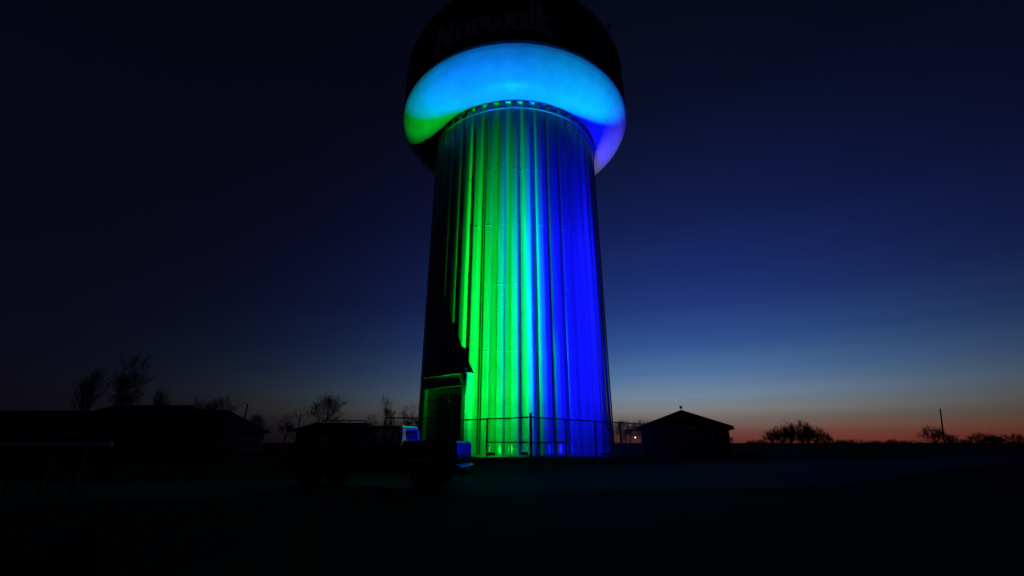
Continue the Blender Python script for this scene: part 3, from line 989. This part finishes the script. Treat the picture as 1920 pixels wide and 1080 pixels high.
def tree(label, px, ytop, Y, v, wide=1.0, rot=0, name='bare_tree', group='bare winter trees', lean=0):
    x = at(px, Y)
    h = zat(ytop, Y)
    t = thing(name, label, 'tree' if name == 'bare_tree' else 'shrub', (x, Y, 0), rot, group)
    t.scale = (h * wide, h * wide, h)
    t.rotation_euler = (0, R(lean), rot) if False else (0, 0, rot)
    for nm, me in zip(('trunk', 'crown'), TV[v]):
        link(nm, me, t)
    return t
tree('tall bare tree rising above the ranch house ridge', 218, 652, 72, 0, .9, .4)
tree('slim bare tree left of the tallest tree, above the house roof', 150, 680, 76, 4, .9, 1.3)
tree('small bare tree over the right end of the ranch house ridge', 284, 722, 80, 4, .8, 2.2)
tree('bare tree beside the sloping house roof, left of its pair', 366, 738, 78, 2, .8, .2)
tree('bare tree beside the sloping house roof, tallest of its pair', 394, 732, 82, 2, .8, 3.1)
tree('small bare tree between the two utility poles at left', 470, 768, 95, 1, .8, .7)
tree('faint little bare tree left of the low outbuilding', 534, 772, 110, 3, .8, 1.9)
tree('broad bare tree standing over the low outbuilding roof', 614, 727, 70, 1, .95, 4.0)
tree('bare tree behind the pickup cab, with upright limbs', 719, 737, 62, 0, .75, 2.0)
tree('small bare tree between the outbuilding and the pickup', 690, 772, 80, 3, .9, 5.1)
tree('bare tree half hidden by the left edge of the tower', 768, 752, 75, 3, .8, .9)
tree('bare tree just right of the tower base', 1163, 781, 85, 1, 1.0, .3)
tree('bare tree between the tower and the shed, behind the street lamp', 1184, 786, 95, 3, 1.1, 2.4)
tree('bare tree peeping over the left roof slope of the shed', 1212, 780, 90, 1, 1.0, 4.4)
tree('leftmost bare tree of the rounded clump right of the shed', 1450, 803, 170, 5, 1.2, 1.1)
tree('second bare tree of the rounded clump right of the shed', 1468, 795, 176, 7, 1.0, 3.0)
tree('third bare tree of the rounded clump right of the shed', 1484, 788, 184, 5, .9, 4.1)
tree('tallest bare tree in the rounded clump right of the shed', 1503, 782, 180, 7, .9, 5.2)
tree('bare tree just right of the tallest one in the rounded clump', 1516, 789, 186, 6, 1.0, 1.6)
tree('bare tree on the right flank of the rounded clump', 1530, 796, 174, 7, 1.0, .2)
tree('small last tree at the right end of the rounded clump', 1548, 808, 178, 5, 1.1, 2.2)
tree('bushy bare tree left of the lone utility pole on the horizon', 1756, 794, 190, 7, 1.0, 3.6)
tree('small bare tree right of the lone utility pole on the horizon', 1784, 810, 195, 5, 1.2, .6)
tree('bare tree on the right horizon, left of the last group', 1842, 807, 185, 7, 1.3, 1.4)
tree('bare tree in the middle of the last group at right', 1866, 811, 192, 5, 1.5, 2.8)
tree('bare tree at the right edge of the picture', 1902, 809, 188, 7, 1.4, 4.9)
for i, (px, yt, lb) in enumerate(((1408, 823, 'low bare shrub on the horizon just right of the lantern post'), (1428, 822, 'low bare shrub on the horizon left of the rounded clump'),
        (1578, 822, 'low bare shrub right of the rounded tree clump'), (1640, 824, 'small bare shrub alone on the orange horizon'),
        (1674, 821, 'larger bare shrub alone on the orange horizon'), (1698, 825, 'tiny bare shrub halfway to the lone utility pole'),
        (1812, 823, 'low bare shrub between the lone pole and the last tree group'))):
    tree(lb, px, yt, 150 + 7 * i, 7, 1.4, i * 1.7, 'bare_shrub', 'bare shrubs on the horizon')
def upole(label, px, ytop, Y, arm=True, r=.14, lean=0):
    x = at(px, Y)
    h = zat(ytop, Y)
    t = thing('utility_pole', label, 'pole', (x, Y, 0), 0, 'utility poles')
    t.rotation_euler = (0, R(lean), 0)
    MB().tube([(0, 0, -.3), (0, 0, h)], [r, r * .7], 8).build('pole', m_wood, t)
    if arm:
        MB().box((-.9, -.06, h - .6), (.9, .06, h - .48)).build('crossarm', m_wood, t)
        for k in (-.8, -.3, .3, .8):
            MB().lathe([(.04, h - .478), (.05, h - .38), (.001, h - .34)], 8, c=(k, 0)).build('insulator', m_dark, t)
upole('thick utility pole left of centre, between the houses', 450, 757, 70, False)
upole('thin pole beside the end of the sloping house roof', 402, 778, 66, False, .10)
upole('thin pole just left of the low outbuilding', 555, 776, 66, False, .10)
upole('lone tall utility pole on the right horizon', 1770, 765, 190, False, .3, 11)

def treeline(label, x0, x1, Y, hmax, seed, dens):
    rr = random.Random(seed)
    b = MB()
    n = int((x1 - x0) * dens)
    ph = [rr.random() * 6.28 for _ in range(6)]
    def hh(x):
        v = .45 + .22 * math.sin(x * .021 + ph[0]) + .18 * math.sin(x * .057 + ph[1]) + .15 * math.sin(x * .13 + ph[2]) + .12 * math.sin(x * .31 + ph[3])
        return max(.12, v) * hmax
    for i in range(n):
        x = x0 + (x1 - x0) * rr.random()
        y = Y + rr.uniform(-12, 12)
        h = hh(x) * (.5 + .6 * rr.random() ** 1.5)
        l = Vector((rr.gauss(0, .22) * h, rr.gauss(0, .1) * h, h))
        b.tube([(x, y, -.2), Vector((x, y, 0)) + l * .6, Vector((x, y, 0)) + l], [.10, .06, .02], 3, caps=False)
        for k in range(3):
            p = Vector((x, y, 0)) + l * (.4 + .5 * rr.random())
            b.tube([p, p + Vector((rr.gauss(0, .3), rr.gauss(0, .2), .35)) * h * .5], [.05, .015], 3, caps=False)
    o = b.build('distant_treeline', m_bark)
    tag(o, label, 'treeline', kind='stuff')
treeline('low ragged brush line along the far right horizon', 118, 420, 330, 4.6, 4, 9)
treeline('low ragged brush line along the far left horizon', -420, -60, 330, 4.5, 9, 5)

# ------------------------------------------------------------------ grass at the foot of the tower and along the drive
def grass(label, n, region, hmin, hmax, seed):
    rr = random.Random(seed)
    vs, fs = [], []
    for i in range(n):
        x, y = region(rr)
        z = gz(x, y)
        h = hmin + (hmax - hmin) * rr.random() ** 2
        a = rr.random() * 2 * PI
        dx, dy = math.cos(a) * .006, math.sin(a) * .006
        bx_, by_ = rr.gauss(0, .35) * h, rr.gauss(0, .35) * h
        o = len(vs)
        vs += [(x - dx, y - dy, z - .01), (x + dx, y + dy, z - .01), (x + bx_, y + by_, z + h)]
        fs.append((o, o + 1, o + 2))
    me = bpy.data.meshes.new('grass')
    me.from_pydata(vs, [], fs)
    me.materials.append(mat('dry_grass', (.05, .042, .025), .9))
    o = link('grass', me)
    tag(o, label, 'grass', kind='stuff')
def reg(rr):
    while True:
        psi, rho = rr.uniform(-75, 75), rr.uniform(9.05, 19)
        x, y = polar(psi, rho)
        return x, y
grass('dry winter grass at the foot of the tower', 60000, reg, .06, .34, 3)
